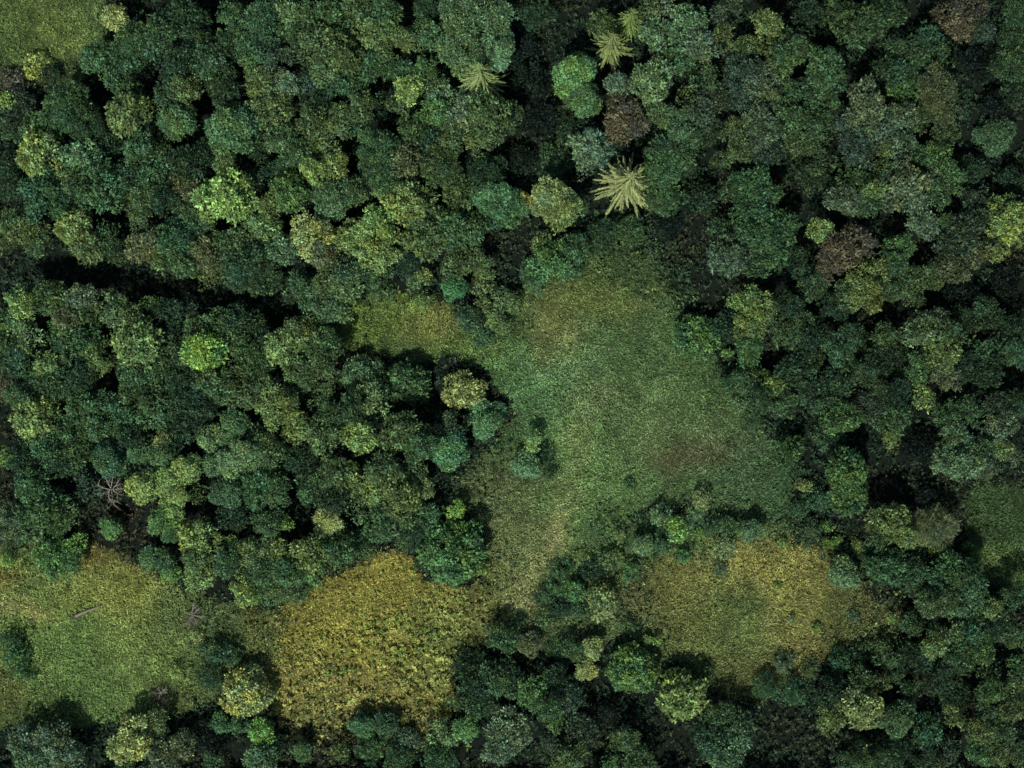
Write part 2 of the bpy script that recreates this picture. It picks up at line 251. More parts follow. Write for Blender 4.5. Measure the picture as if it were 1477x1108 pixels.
# tile origin, then one plant per entry:  u v r kind colour [height] [=landmark words]   (u v r in 1/3.6925 photo pixels)
TREES = '''
@0 0
605 90 78 c P 8 =pale straw tree on the top edge
185 350 78 u y 3 =golden bush in the corner meadow
400 410 52 u e 3
270 385 60 u d 3
60 430 80 u n 3
15 540 58 c L 8 =yellow green tree on left edge
110 560 75 c D 6
500 300 85 c g
700 220 105 h g
830 190 100 a b
650 340 85 c g
640 440 90 a g
765 385 60 c k 7
960 90 115 a d
1050 190 100 a d
1240 90 85 c g
1400 80 95 c b
1210 240 95 h b
1340 270 95 c g
1100 310 90 c b
930 320 95 c d
340 570 130 h g 13
440 640 110 h b
680 600 122 r o 13 =clumpy olive tree
975 465 85 c o
895 500 85 c b
930 630 108 f g
1190 460 110 a d
1400 450 95 c o
1420 590 80 c e
1240 690 145 f g 13 =smooth green dome
1400 735 65 a g
1380 820 60 c d 9
565 750 85 a d
740 800 95 c g
850 850 90 a g
1000 870 95 a d
1090 810 75 a d
1195 875 72 f o 11 =small round olive tree
1320 960 95 c d 8
1190 1040 140 c L 15 =pale yellow green tree
985 1010 98 h N
190 690 105 c g
205 830 130 c O 14
420 830 100 c w
510 980 140 c g 14
230 1030 130 c g
345 980 80 c o
30 680 62 c b
30 890 75 a d 8
50 1010 75 a d 8
680 910 80 a d
800 970 85 a g
730 1065 75 c e
865 1060 75 c d
@360 0
60 90 95 c g
195 70 110 c w
310 60 65 c g
80 200 105 a b
235 170 62 c g
150 310 85 a D
30 300 55 a d
355 220 112 c e 14
475 290 105 c e 14
400 370 85 c o
425 80 95 c g
565 60 92 c e
470 160 80 a g
705 70 112 c g
640 165 82 c O
705 260 66 c o
640 345 85 c g
940 30 75 c d 9
830 205 66 c o
945 185 88 c g
920 370 75 c G
805 380 82 a g
1170 100 150 h w 17 =big silvery tree on the top edge
1315 75 92 h w 15
1125 245 120 h w 15
1325 250 102 f w 14
1235 440 128 x P 23 =fan shaped spruce
845 470 74 c L 14
800 555 62 c e
1010 500 85 c w
1000 600 82 c G
870 680 82 a g
1125 590 102 c s
1275 600 118 c e 15 =broad dull olive tree
1375 625 88 c e
1220 720 92 c e
1075 735 82 c e
60 430 92 c o
190 440 72 c s
150 560 92 c o
50 590 82 c o
350 540 92 a d
300 440 72 a D
520 440 75 a g
590 560 82 c e
410 460 72 a d
480 650 92 c e
565 645 80 a g
330 640 95 c e
170 740 85 c e
370 750 92 c o
240 805 82 c g
335 905 66 c L 14 =lime tuft tree
450 870 78 c O
195 880 72 a d
705 800 112 h g
695 905 115 h g
820 860 90 c N
855 930 62 c N
1000 880 105 h e
960 730 85 a d
210 1015 108 r G 13 =neat green dome
100 920 62 a d 9
25 960 65 a D 9
90 1090 58 c O
430 1050 125 f b 12
545 1020 78 c e
730 1040 80 c O
855 1080 120 c O 14
1120 1030 92 a e
1180 860 62 c k 7
1260 920 105 h d 10
1290 1050 112 f t 10
725 545 62 a d
640 880 60 a D
1430 400 80 a k 6
@720 0
190 70 95 h d 7
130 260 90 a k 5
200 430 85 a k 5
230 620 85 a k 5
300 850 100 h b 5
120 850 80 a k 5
545 125 78 a e
690 130 84 x L 18 =lime spruce
590 262 112 x P 18 =straw coloured spruce
410 395 120 f G 14 =fine textured green dome
455 520 98 f g 13
440 700 100 a d 8
640 450 80 c s
670 625 112 a n 14 =purple brown tree
490 785 112 c s 13
470 885 65 c s
860 180 105 c w
1000 120 110 c w
885 30 65 c s
790 40 65 c e
1065 230 105 c s
950 320 95 c g
825 420 115 c w 15
1010 520 65 a e
1130 430 92 a b
1120 540 85 a D
1190 170 58 c o
1215 50 85 a D
870 600 85 c e
990 700 122 f b
1060 610 90 a D
930 790 112 a b
820 825 62 c g
870 900 110 h t 11
1110 690 82 a d
1300 265 82 c o
1430 115 72 c O
1440 250 66 c o
1300 380 112 c D
1405 480 120 c s
1280 520 82 a D
1280 690 92 c e
1400 640 105 c s
1290 790 76 c e
1420 800 92 c D
1190 850 55 c e 8
1010 910 66 a d 6
680 985 150 x p 21 =pale star shaped spruce
290 1055 112 h P 15 =soft yellow olive tree
350 1120 100 h O 12
138 1065 52 c y 8 =small yellow tree
1240 1020 66 c g
1350 1010 115 a t 13 =dark teal tree
1080 1060 92 a d 7
900 1060 92 h g 8
90 1080 80 h t 8
@1077 0
120 120 75 c O 14
20 240 62 c O
500 60 95 a g
640 100 132 a g 16
760 40 95 a g
330 80 92 a d
420 215 85 a k 7
1150 80 115 a n 11
1260 160 72 a D 10
1445 60 92 h g
1440 210 92 h g
1430 340 92 h g
1440 480 82 a d 9
1210 330 95 a k 6
1330 560 90 a k 6
1330 720 110 f b 5
240 260 112 c g 15
430 370 122 c g 15 =rounded mid green tree
170 340 66 c o
270 480 92 c g
100 430 92 c s
420 510 92 c g
230 620 112 c g
385 650 95 c g
300 750 92 c e
100 590 92 c D
80 720 95 c s
110 820 82 a D
970 220 95 a b
840 270 92 a b
915 340 105 a g
780 380 92 a b
850 460 92 a G
1040 310 72 a b
1030 480 112 h N 15 =pinkish brown tree
1060 600 85 h N
640 550 120 c s 15
550 670 102 c D
700 670 102 c s
820 620 92 c s
910 610 92 c e
820 750 102 c s
600 790 102 c D
740 790 52 c O
1065 710 75 a e
370 840 95 a b 10
360 935 82 a d 8
1000 830 92 c G
1090 930 92 c G
1030 1010 90 c g
905 860 82 a g
690 1005 62 c L 14 =small lime tree
745 920 82 c e
565 960 105 c g
525 1060 92 c s
635 1070 82 c g
830 870 62 c s
860 1000 132 c s 15
960 960 85 c s
70 1050 105 a t
1200 900 85 a d 7
1410 950 75 a d 7
1220 1060 72 a D 8
@0 270
120 215 88 c o 11
60 200 80 c e
185 290 70 c e 10
30 290 55 c e 10
385 215 105 c O 11 =bright olive tree above the track
450 312 95 c o 11
560 245 66 a g
600 335 72 a b 9
745 150 66 c e
765 305 95 c N 11
845 380 62 c o
930 270 100 a t
950 385 92 a g
1015 435 62 a g 9
1085 330 100 c N
1120 410 52 c N
1115 480 70 c o 9
1185 300 72 a g
1020 140 100 a b
1320 430 122 h b 13
1275 325 92 a w
1400 340 92 a b
1250 490 66 a b 9
1410 480 82 a b
1400 190 92 c O
100 620 80 c L 13 =yellow green tree at track end
240 575 100 c e
325 620 82 c e
350 710 72 c N
430 585 82 c s
570 570 45 c N 7
600 660 92 a w
430 640 82 c e
800 625 56 c G 9
905 660 82 a d
1000 650 66 a D
720 830 136 r O 14 =broad bright olive tree
695 710 80 c o
1080 870 116 r l 14 =round lime tree
1050 760 82 c e
1170 730 92 a g
1265 700 92 a d
1245 820 82 c e
120 790 92 a w
30 840 72 a g
60 700 66 a g
20 755 30 c l
380 790 122 a g
480 840 82 a g
250 960 76 c O
500 920 66 c O
560 945 45 c o
60 930 92 a b
180 1005 92 a g
320 1030 102 a g
430 1000 82 c d
700 970 92 a g
855 940 82 a g
780 1050 92 a g
920 790 82 a d
960 900 82 a D
965 1020 92 a d
1100 1040 92 c e
1240 1000 92 a e
1350 930 92 a g
1345 1040 92 c g
1370 830 82 a d
30 1060 80 h n
@360 270
115 100 72 c o
50 200 82 c o
680 215 112 c L 14 =leafy yellow green tree
555 275 100 c O
680 340 100 c O
320 250 112 c P 13
385 350 82 c N
950 250 132 c e 13
1055 215 102 c g
1190 235 82 a g
1340 130 100 h t 8
160 330 82 c w
30 390 100 a b
60 485 82 a b
470 510 122 h w 12
380 600 125 h w 11
280 555 95 a b
610 430 82 a b
690 460 92 a g 9
830 390 92 h d 9
925 470 52 u O 5
1100 400 92 c e 8
1230 400 82 c e 7
1085 535 80 f T 7 =bright emerald bush
1240 515 72 u o 4
930 600 52 u O 4
870 510 50 u w 4
1370 600 78 u o 5
1290 690 70 u O 4
1345 735 55 u o 4
1240 625 50 u o 4
1170 705 82 c b 6
180 850 105 r O 13 =round olive tree at the gap
260 765 92 c o
335 860 100 c e
250 960 82 c e
380 940 82 c e
405 820 80 c g
60 735 40 u o 5
40 900 82 a g
590 1000 112 h w 6
840 1045 125 r g 6.5 =rounded green tree by the clearing
1240 800 60 u g 3
55 1000 92 a d
400 1060 62 c e
280 1030 72 c e
700 560 70 u e 2.5
@720 270
850 60 85 h e 7
700 230 85 h g 6
560 240 82 h d 5
1000 80 80 h k 5
900 200 90 h k 4
260 390 112 c G 8 =leafy green tree under spruce
400 320 90 c g 7
185 480 82 c g 6
230 285 62 c O 7
375 430 72 c g 5
1240 360 112 a s 12 =grey tree by dark gap
1190 240 80 a b 9
1400 240 112 a t 13
1350 140 92 a t 13
1440 350 82 a t
1345 635 112 c L 13
1340 760 82 c O 11
1340 850 92 c G 10
1060 800 126 r G 7 =speckled green dome shrub
1210 740 100 a d 6
1220 885 28 u l 3
1340 940 38 u n 3
1320 1020 92 c g 8
1440 1060 62 c L 8
1190 1010 60 u e 3
@1077 270
110 200 112 a t
200 215 82 a t
120 345 92 a t
60 405 82 a b
405 235 76 c L 13
535 320 118 c n 15 =brown mottled tree
625 290 85 c n
450 400 85 c n
570 80 90 c s
1040 185 52 c G
945 180 92 c s
825 320 85 c G
780 410 82 c g
640 540 116 c O 14 =bright tree below the brown one
555 580 92 c e
705 470 82 c O
760 550 72 c e
360 520 92 c e
470 640 82 c d
295 405 82 a d
860 530 82 c e
965 470 105 c e
900 590 62 c e
1150 250 112 a D
1220 350 92 c N
1110 430 92 c N
1205 165 82 a D
1080 330 82 a D
1400 160 120 c L 14 =yellow green tree on right edge
1350 340 66 c O
1450 260 70 c O
1260 640 72 a g 8
1170 700 85 a d 8
1300 710 85 a d 8
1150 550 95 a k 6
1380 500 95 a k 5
100 665 75 c O
240 640 82 c d
250 750 105 a g
350 800 82 a d
30 850 72 c G
500 865 92 c t
560 780 72 c b
745 800 82 c e
680 900 105 a d
805 900 92 a d
640 980 82 c b
950 760 105 c w 14
1015 700 72 c s
1090 780 86 c g
1060 890 92 c O 14
920 955 85 c G
1070 1000 88 c N
1280 890 100 a g
1295 990 82 a d
1190 960 75 a d
1440 880 75 c t
1440 750 72 a d
110 1050 72 c l 8
270 970 102 a b
335 890 92 a b
480 1040 95 a b
720 1070 55 c e
@0 540
180 230 128 r O 13 =big olive tree near left edge
90 120 72 c g
240 60 92 a b
370 70 72 a g
430 180 82 c g
560 175 92 c g
705 120 95 c e
820 170 112 c g
940 80 92 a d
905 210 92 a d
1060 150 92 c d
1155 70 95 c g
1280 80 100 c e
1395 60 80 c e
650 260 92 a g
370 300 92 c g
380 400 92 a g
500 290 82 c g
705 340 82 a d
250 400 92 a g
110 430 92 a d
320 470 82 c d
1000 270 92 a d
20 440 58 c l 11 =lime tree cut by left edge
580 450 98 f b 12
740 415 72 f g
850 430 75 f g
1240 255 86 f g 12
1115 335 80 f w
1235 335 78 f g
1290 415 82 f w 13 =billowy grey green crown
1225 475 82 f w
1120 480 72 f w
1395 390 92 f g
1400 460 82 f e
750 600 92 f O 12 =separate round willow
990 500 84 f O 13
900 555 75 f O
945 640 66 f O 13
920 705 78 f O
855 600 62 f O
860 785 82 f G 11
915 850 60 f g
860 345 45 c P
900 390 66 a d
440 590 92 a D 7
180 620 100 c g
220 750 132 a g 12
310 740 92 a g
80 815 105 h s 10
50 940 55 a d
150 560 80 a g
1210 625 105 f b
1385 605 95 a t
1040 640 66 a e 6
1240 760 92 c d 9
1440 790 75 c g
585 820 66 f G 5 =lone green bush above meadow
395 910 68 c l 6
260 960 112 c G 7
370 995 82 c G 6
30 990 48 u l 3
800 980 78 f t 7
870 1000 72 c g 7
910 1065 55 u l 4
1060 890 112 c O 12
1035 970 82 c e
1070 1060 102 c O 10
1240 895 38 c l 9
1330 960 92 c o
1200 1000 82 c g
1390 1050 80 c g
@360 540
145 170 105 c O 14 =clumpy bright olive crown
250 290 95 c O
385 330 92 c o
390 190 75 a g
90 400 92 c e
20 340 82 a w
250 450 82 a d
60 480 82 c e
530 190 85 a b
650 130 85 a w
580 335 92 c L 12 =ring shaped yellow green tree
430 240 62 a g
820 320 115 c e 12
905 390 82 c g
1070 400 112 f t 8
1085 270 82 a D 7
1265 230 108 f t 5.5 =bluish green tree by clearing
1140 90 112 c P 6 =straw coloured crown by clearing
60 600 102 a t
150 630 82 c g
440 525 92 c e
530 570 82 c O
320 610 74 a g
430 680 82 a d
715 510 95 c e 13
860 540 92 c e
680 620 95 c O
800 640 105 c o 14 =large leafy olive tree
920 600 66 c o
700 770 105 a g
580 730 64 a w
820 740 82 a g
415 800 88 z p 9 =pale twiggy bush
180 790 48 c l
85 800 66 c g
150 960 82 c O
310 960 102 c O
470 930 105 c g
200 1050 92 c g
330 1050 82 c G
60 940 82 a w
590 890 80 a g 7
1100 725 58 f l 6 =small round lime shrub
1085 945 185 r G 9 =great green tree above fern field
1240 1040 50 u L 3
940 750 85 a g 7
850 860 75 h b 6
@720 540
180 360 60 v O 6 =small yellowish bush in clearing
145 480 84 v w 6 =greyish green bush in clearing
240 430 62 u d 3
270 520 50 u d 2
860 750 66 u w 4
945 830 70 u l 5 =bright shrub in the hedge
1040 760 64 u w 3
1065 855 34 u l 3
1130 810 55 u b 3
1200 800 62 u g 4
1270 820 52 u G 4
1355 835 66 v w 5
1080 670 56 u P 4
770 910 66 v w 5
690 590 44 u g 2
640 860 38 u O 3
980 970 52 u G 3
1200 920 66 u P 4
590 980 72 u o 3
700 1050 62 u G 3
450 970 52 u O 2.5
1180 1040 52 u s 2.5
340 1050 72 u g 3
500 1050 72 u d 3
870 890 66 u b 3
1290 150 64 c w 6
1390 140 64 c g 7
1350 235 62 c g 6
1250 45 72 c g 6
@1077 540
80 150 72 c g
150 60 60 c L
300 60 100 a b
210 160 72 a t
35 255 62 c g 6
500 50 82 a b
420 160 72 a b
510 230 100 c G 12 =bright leafy tree
650 180 82 a D
700 100 66 c e
805 90 82 a d
780 215 105 a g 9
780 350 62 c L 9
450 330 92 a b 8
950 125 70 c L 11 =pale lime tree below the gap
920 390 92 a k 5
1190 195 85 c g
1085 220 82 a g
1130 325 92 c w
1080 460 92 c w
1180 470 102 c w 14 =pale leafy tree in dark gap
1265 400 72 c g
1350 400 74 c O
1265 500 75 c s
1360 280 92 c s
1340 170 75 a D
1430 440 55 c s
1450 170 75 a b
220 420 92 c G 8
230 515 62 c g 6
540 520 116 r G 13 =tall oval green tree
550 640 110 r G 11
310 590 44 u P 3
390 665 72 u t 4
280 720 54 u t 3
770 785 112 c O 12 =olive tree by pale bush
850 870 72 c O
700 865 70 c e
1010 810 120 z N 9 =pale brown feathery bush
960 865 58 z p 6
960 670 75 a k 6
425 815 28 u l 2
440 900 42 u l 2.5
590 915 38 u L 2.5
190 890 28 u l 2
490 885 28 u l 2
220 810 50 u o 2
330 840 72 u e 3
1200 950 62 u l 4
1020 955 52 u L 4
910 920 62 u g 4
680 935 62 u t 4
760 1030 112 c t 9
900 1050 80 a g 8
1120 1060 112 a t 10
@0 808
1290 165 82 c L 8 =round yellow tree over fern field
1420 180 62 a t 7
60 430 70 u g 2
80 520 80 u G 2.5
130 600 60 u G 2
1030 320 55 z n 2.5 =purple dead bush
1050 405 46 u P 2
1170 495 100 c b 4
1240 520 60 u g 3
1115 620 100 h b 4
930 595 50 u L 2.5
860 740 58 z n 2.5 =low reddish dead bush
1310 710 146 r P 7 =large pale straw dome
1390 920 78 c l 7
1170 870 64 v t 4
1270 880 60 u t 4
120 970 95 c s 7
260 950 102 c s 8
350 1045 102 c s 8
170 1060 92 c w 8
700 960 118 c P 9 =straw tree on bottom edge
835 870 80 c o 6
630 1010 75 c P 8
855 1050 102 c N 8
955 990 82 c N 7
650 1095 55 c G 6
1100 950 95 a k 5
1380 1060 92 c w 8
1120 1075 55 c g 7
@360 808
180 140 105 h w 9
270 170 70 c g 7
60 120 82 a g 8
20 195 42 u l 4
275 1020 66 f g 6
150 980 62 c d 5
60 1070 85 a w 7
600 890 72 f t 5
720 880 82 f b 5
480 1030 62 u o 3
840 960 72 u s 4
1040 920 82 a w 6
1000 1050 92 h g 6
790 1060 82 h g 6
640 1010 82 h g 5
1150 905 84 f G 7
1110 760 62 c g 5
1185 560 92 a d 6
1340 420 92 c g 7
1200 660 92 a d 7
1330 640 112 a b 8
1370 900 112 c s 10 =silvery tree near bottom edge
1330 1010 92 c s
1230 780 80 a b 7
@720 808
555 235 92 r P 6 =round pale bush
160 450 82 f N 5
500 470 66 f P 5 =straw coloured crescent bush
465 590 66 f P 5
400 480 72 c g 5
300 470 66 h t 4
710 590 142 r G 8 =round bright green tree
980 725 136 r O 8 =round olive tree beside black gap
170 710 92 c G 9
255 800 72 c g
290 860 62 c G
60 920 112 c s
1170 830 82 c g 8
1275 930 102 a w 9
1130 965 102 a b 9
1200 1045 92 c w 9
670 960 82 c e 8
440 920 92 a D 7
380 1065 102 c e 8
590 1085 66 c G 8
750 1080 92 c e 8
270 1000 66 a D 8
60 640 82 a d 8
300 620 82 a d 7
380 740 82 a D 7
450 830 82 a k 5
600 830 80 a k 5
790 430 32 u L 3
835 432 26 u l 3
300 140 60 u G 3
240 195 60 u g 3
400 170 72 c G 4
420 265 62 u g 3
330 255 72 u d 3
240 305 62 u e 3
700 360 52 u g 3
100 330 60 u g 2.5
1420 680 72 h t 4
1100 620 62 u e 3
@1077 808
525 70 92 f w 7 =grey dome bush
200 550 62 u s 3
330 600 52 u o 3
500 540 72 c t 4
250 700 82 h t 4
120 640 62 h b 3
350 560 42 u s 2
240 312 26 u P 1.5
372 362 30 u L 1.5
165 140 22 u L 1.5
570 300 46 u s 2
770 312 38 u L 2.5
620 790 116 c P 10 =mottled olive tree
480 720 102 c d 8
620 640 82 c e 8
455 850 82 c O 8
800 850 108 f e 8 =fine textured dark dome
730 660 52 c o 6
870 685 52 c g 6
810 620 42 u t 4
740 30 100 h t 6
900 130 66 a g 6
870 340 72 a g 6
1100 110 112 a t 10
1205 110 92 a g
1060 220 82 c e
1170 220 105 c w 11 =large pale leafed crown
1080 390 102 a w
1180 420 102 a t
1245 480 82 a G
1000 460 72 c O
1130 530 82 c g
1320 280 82 c O
1250 330 82 a g
1345 370 72 c d
1430 200 82 c g
1420 400 82 c e
980 230 75 a w
920 520 92 a d 7
760 500 85 a g 5
620 480 66 u e 3
1080 590 70 a d
1120 740 82 a d 7
1030 650 82 a d 7
1110 830 66 c O 8 =small olive tree in black gap
970 920 92 c t 7
950 1040 82 a d 7
1060 1040 92 a D 7
1310 700 77 c G 11
1425 670 77 c o
1290 830 77 c e
1425 800 77 c o 12 =spiky yellow green tree by corner
1240 920 77 c o
1370 920 85 c e
1260 1030 77 c G
1360 1030 77 c o
1455 1050 68 c e
1455 560 63 c G
1300 610 66 a e
630 1040 92 c e 8
540 1090 72 c g
800 1030 82 a d 7
700 1090 72 c g
'''

def parse():
    res = []; ox = oy = 0
    for ln in TREES.strip().splitlines():
        ln = ln.strip()
        if not ln: continue
        if ln[0] == '@':
            ox, oy = map(float, ln[1:].split()); continue
        lm = None
        if '=' in ln: ln, lm = ln.split('='); lm = lm.strip()
        t = ln.split(); u, v, r = map(float, t[:3])
        h = float(t[5]) if len(t) > 5 else None
        res.append(dict(x=ox+u/3.6925, y=oy+v/3.6925, r=r/3.6925, k=t[3], c=t[4], h=h, lm=lm))
    return res
PL = parse()

# ------------------------------------------------------------------ labels: look + place next to a landmark plant
def make_labels(items):
    marks = [p for p in items if p['lm']]
    used = {}
    dirs = ['right of', 'upper right of', 'above', 'upper left of', 'left of', 'lower left of', 'below', 'lower right of']
    for p in items:
        word = {'x': 'spruce', 'u': 'shrub', 'v': 'shrub', 'z': 'shrub'}.get(p['k'], 'tree')
        p['word'] = word
        cname = PAL[p['c']][1]
        if p['lm']: continue
        # nearest landmark
        q = min(marks, key=lambda m: (m['x']-p['x'])**2 + (m['y']-p['y'])**2)
        a = math.atan2(-(p['y']-q['y']), p['x']-q['x']); k = int(round(a/(pi/4))) % 8
        p['_key'] = (q['lm'], k, PAL[p['c']][1], word); p['_d'] = math.hypot(p['x']-q['x'], p['y']-q['y']); p['_q'] = q; p['_dir'] = dirs[k]
        used.setdefault(p['_key'], []).append(p)
    ordn = ['nearest', 'second', 'third', 'fourth', 'fifth', 'sixth', 'seventh', 'eighth', 'ninth', 'tenth']
    for key, lst in used.items():
        lst.sort(key=lambda p: p['_d'])
        for i, p in enumerate(lst):
            cname = PAL[p['c']][1]
            place = f"{p['_dir']} the {key[0]}"
            if len(lst) == 1: lab = f"{cname} {p['word']} {place}"
            elif i == 0: lab = f"{cname} {p['word']} nearest {place}".replace('nearest ', 'immediately ')
            else: lab = f"{ordn[i]} {cname} {p['word']} {place}"
            p['label'] = lab
EXTRA = {  # what each landmark plant looks like and stands beside
 'c': 'with a clumpy leafy crown', 'r': 'with a compact leafy crown', 'a': 'with a loose ragged crown', 'f': 'with a smooth finely leaved crown', 'h': 'with a feathery crown',
 'u': 'low and leafy', 'v': 'low and rounded', 'z': 'of thin bare-looking twigs', 'x': 'with boughs fanning out'}
make_labels(PL)
for p in PL:
    if p['lm']:
        cn = PAL[p['c']][1]
        lab = p['lm'] + ' ' + EXTRA[p['k']]
        p['label'] = lab

# ------------------------------------------------------------------ planting
def jittered(c, amt=.035):
    q = PAL[c][0]; r = srgb(q[0]*.905, q[1]*1.01, q[2]*.92, K)
    w = rng.normal()*amt
    return r * np.array([1+w*1.2, 1, 1-w]) * rng.uniform(.9, 1.12)
GROUPS = {'tree': 'trees of the closed broadleaf forest', 'shrub': 'shrubs scattered round the clearings', 'conifer': 'spruces standing out of the forest'}
def add(o, parent=None):
    col.objects.link(o)
    if parent: o.parent = parent
    return o
NSP = 0
def is_low_shrub(p): return p['r'] < 14 and (p['h'] or 9) < 5
cand = [p for p in PL if p['k'] in 'cahr' and not is_low_shrub(p)]
cand.sort(key=lambda p: (p['lm'] is None, -p['r']*(1 if p['c'] not in 'kD' else .8)))
for p in cand[300:]: p['rest'] = True
def east_shade(p): return 1 - .27*min(1, max(0, (p['x']-950)/150))     # shade of the dim eastern wood, put into the crown colours
REST_V, REST_T, RT_V, RT_F = [], [], [], []
def mesh_arrays(me):
    n = len(me.polygons); v = np.empty(n*12, np.float32); me.vertices.foreach_get('co', v)
    c = np.empty(n*16, np.float32); me.attributes['tone'].data.foreach_get('color', c)
    return v.reshape(n, 4, 3), c.reshape(n, 4, 4)[:, 0, :3]
ARR = {}
for p in PL:
    nm, style, cat = KIND[p['k']]
    R = p['r']*M*((1.07 if p['k'] in 'ah' else 1.03 if p['k'] == 'c' else .96) if p['x'] < 720 and p['y'] < 790 and (p['h'] or 12) > 9 else 1.02 if p['k'] in 'ah' else .95)
    h = p['h']
    if h is None: h = {'c': 11.5, 'r': 11.5, 'a': 10.8, 'f': 11, 'h': 11}.get(p['k'], 3)*rng.uniform(.88, 1.12) + (R-3.5)*.5
    if cat == 'tree' and p['r'] < 14 and h < 5: nm, cat = 'shrub', 'shrub'
    if p.get('rest'):           # past the 300 largest: all the smaller trees are one mass
        R = min(R, h*.85); zc = max(h - R*.82, R*.30); ztop = zc + R*.45
        x, y = wx(p['x'], ztop), wy(p['y'], ztop)
        cls = min(PROTO[style], key=lambda q: abs(math.log(q[0]/R))); m_ = cls[1][int(rng.integers(len(cls[1])))]
        if m_.as_pointer() not in ARR: ARR[m_.as_pointer()] = mesh_arrays(m_)
        v, t = ARR[m_.as_pointer()]; a = rng.uniform(0, 6.28); s = R/cls[0]
        Rm = np.array([[cos(a), -sin(a), 0], [sin(a), cos(a), 0], [0, 0, 1]])
        REST_V.append((v @ Rm.T)*s + np.array([x, y, zc])); REST_T.append(t*jittered(p['c'])*east_shade(p))
        tube(RT_V, RT_F, [(x, y, -.15), (x+.1, y, zc*.6), (x, y, zc+R*.3)], [.3, .2, .06], 6)
        continue
    e = bpy.data.objects.new(nm, None); e.empty_display_size = .5; add(e)
    e['label'] = p['label']; e['category'] = cat; e['group'] = GROUPS[cat]
    if p['k'] == 'x':
        x, y = wx(p['x'], h*.35), wy(p['y'], h*.35)
        e.location = (x, y, 0); e.rotation_euler = (0, 0, rng.uniform(0, 6.28))
        c = add(bpy.data.objects.new('crown', SPRUCES[NSP % 3]), e); c.scale = (R*1.08/4.2, R*1.08/4.2, h/19); NSP += 1
        c.color = (*(jittered(p['c'], .03)*np.array([.62, .61, .54])), 1)
        t = add(bpy.data.objects.new('trunk', SPRUCE_TRUNK), e); t.scale = (1, 1, h/19)
        continue
    R = min(R, h*.85) if cat == 'tree' else R
    zc = max(h - R*.82, R*.30)
    ztop = zc + R*.45
    x, y = wx(p['x'], ztop), wy(p['y'], ztop)
    e.location = (x, y, 0); e.rotation_euler = (0, 0, rng.uniform(0, 6.28))
    cls = min(PROTO[style], key=lambda q: abs(math.log(q[0]/R)))
    c = add(bpy.data.objects.new('crown', cls[1][int(rng.integers(len(cls[1])))]), e)
    s = R/cls[0]; an = rng.uniform(-.12, .12) if p['k'] in 'cah' else rng.uniform(-.05, .05); c.scale = (s*(1+an), s*(1-an), s*rng.uniform(.9, 1.1)); c.location = (0, 0, zc)
    c.color = (*(jittered(p['c'])*east_shade(p)*(1.22 if p['k'] in 'fv' and p['c'] not in 'PTN' else 1.45 if p['k'] == 'z' and p['c'] != 'n' else 1)), 1)
    t = add(bpy.data.objects.new('trunk', TRUNKS[int(rng.integers(4))]), e)
    tz = (zc + R*.25)/10; t.scale = (R/3.6, R/3.6, tz)
    p['obj'] = e

smaller = quads_mesh('smaller_trees', np.vstack(REST_V), np.vstack(REST_T), MAT_COVER)
rest = bpy.data.objects.new('smaller_trees', smaller); add(rest)
rest['kind'] = 'stuff'; rest['label'] = 'all the smaller leafy trees filling in between the large crowns'; rest['category'] = 'woodland'
tm_ = bpy.data.meshes.new('trunks'); tm_.from_pydata(RT_V, [], RT_F); tm_.update(); tm_.materials.append(MAT_BARK)
rt = bpy.data.objects.new('trunks', tm_); rt['kind'] = 'stuff'; add(rt, rest)

# ------------------------------------------------------------------ dead trees and logs
def branching(v, f, r, p, d, lg, rad, depth):
    pts = [p]; q = np.array(p, float); d = np.array(d, float)
    for i in range(4):
        d = d + np.array([r.gauss(0, .16), r.gauss(0, .16), r.gauss(0, .10)]); d /= np.linalg.norm(d)
        q = q + d*lg/4; pts.append(tuple(q))
        if depth and i > 0:
            for _ in range(2 if depth > 1 else 1):
                nd = d + np.array([r.gauss(0, .6), r.gauss(0, .6), r.gauss(0, .3)])
                branching(v, f, r, tuple(q), nd/np.linalg.norm(nd), lg*.5, rad*.45, depth-1)
    tube(v, f, pts, [rad, rad*.85, rad*.65, rad*.45, rad*.15], 5)
def bare_tree(px, py, R, h, mat, label, name='dead_tree', cat='dead tree', seed=3, n=9):
    r = random.Random(seed)
    e = bpy.data.objects.new(name, None); add(e); e.location = (wx(px, h), wy(py, h), 0); e['label'] = label; e['category'] = cat
    tm = tube_mesh('trunk', lambda v, f: tube(v, f, [(0, 0, -.1), (.05, 0, h*.5), (0, .05, h*.92)], [.28, .2, .12]), mat)
    add(bpy.data.objects.new('trunk', tm), e)
    for k in range(n):
        a = k*2*pi/n + r.uniform(-.25, .25); z0 = h*r.uniform(.62, .9)
        bm = tube_mesh('branch', lambda v, f: branching(v, f, r, (0, 0, z0), (cos(a), sin(a), r.uniform(.1, .5)), R*r.uniform(.55, 1.2), .10, 2), mat)
        add(bpy.data.objects.new('branch', bm), e)
bare_tree(156, 707, 3.2, 9, MAT_DEAD, 'bleached white dead tree with bare spreading branches among dark green crowns', seed=4)
bare_tree(277, 888, 2.0, 2.2, MAT_DEAD, 'grey leafless twigs sticking out of the purple dead bush', 'dead_sapling', 'dead sapling', seed=8, n=7)
bare_tree(231, 1000, 1.7, 2.2, MAT_DEAD, 'white broken branches over the low reddish dead bush', 'dead_sapling', 'dead sapling', seed=12, n=6)
bare_tree(1333, 742, 1.7, 7, MAT_DEAD, 'short pale snag just above the pale brown feathery bush', 'dead_sapling', 'dead sapling', seed=15, n=3)
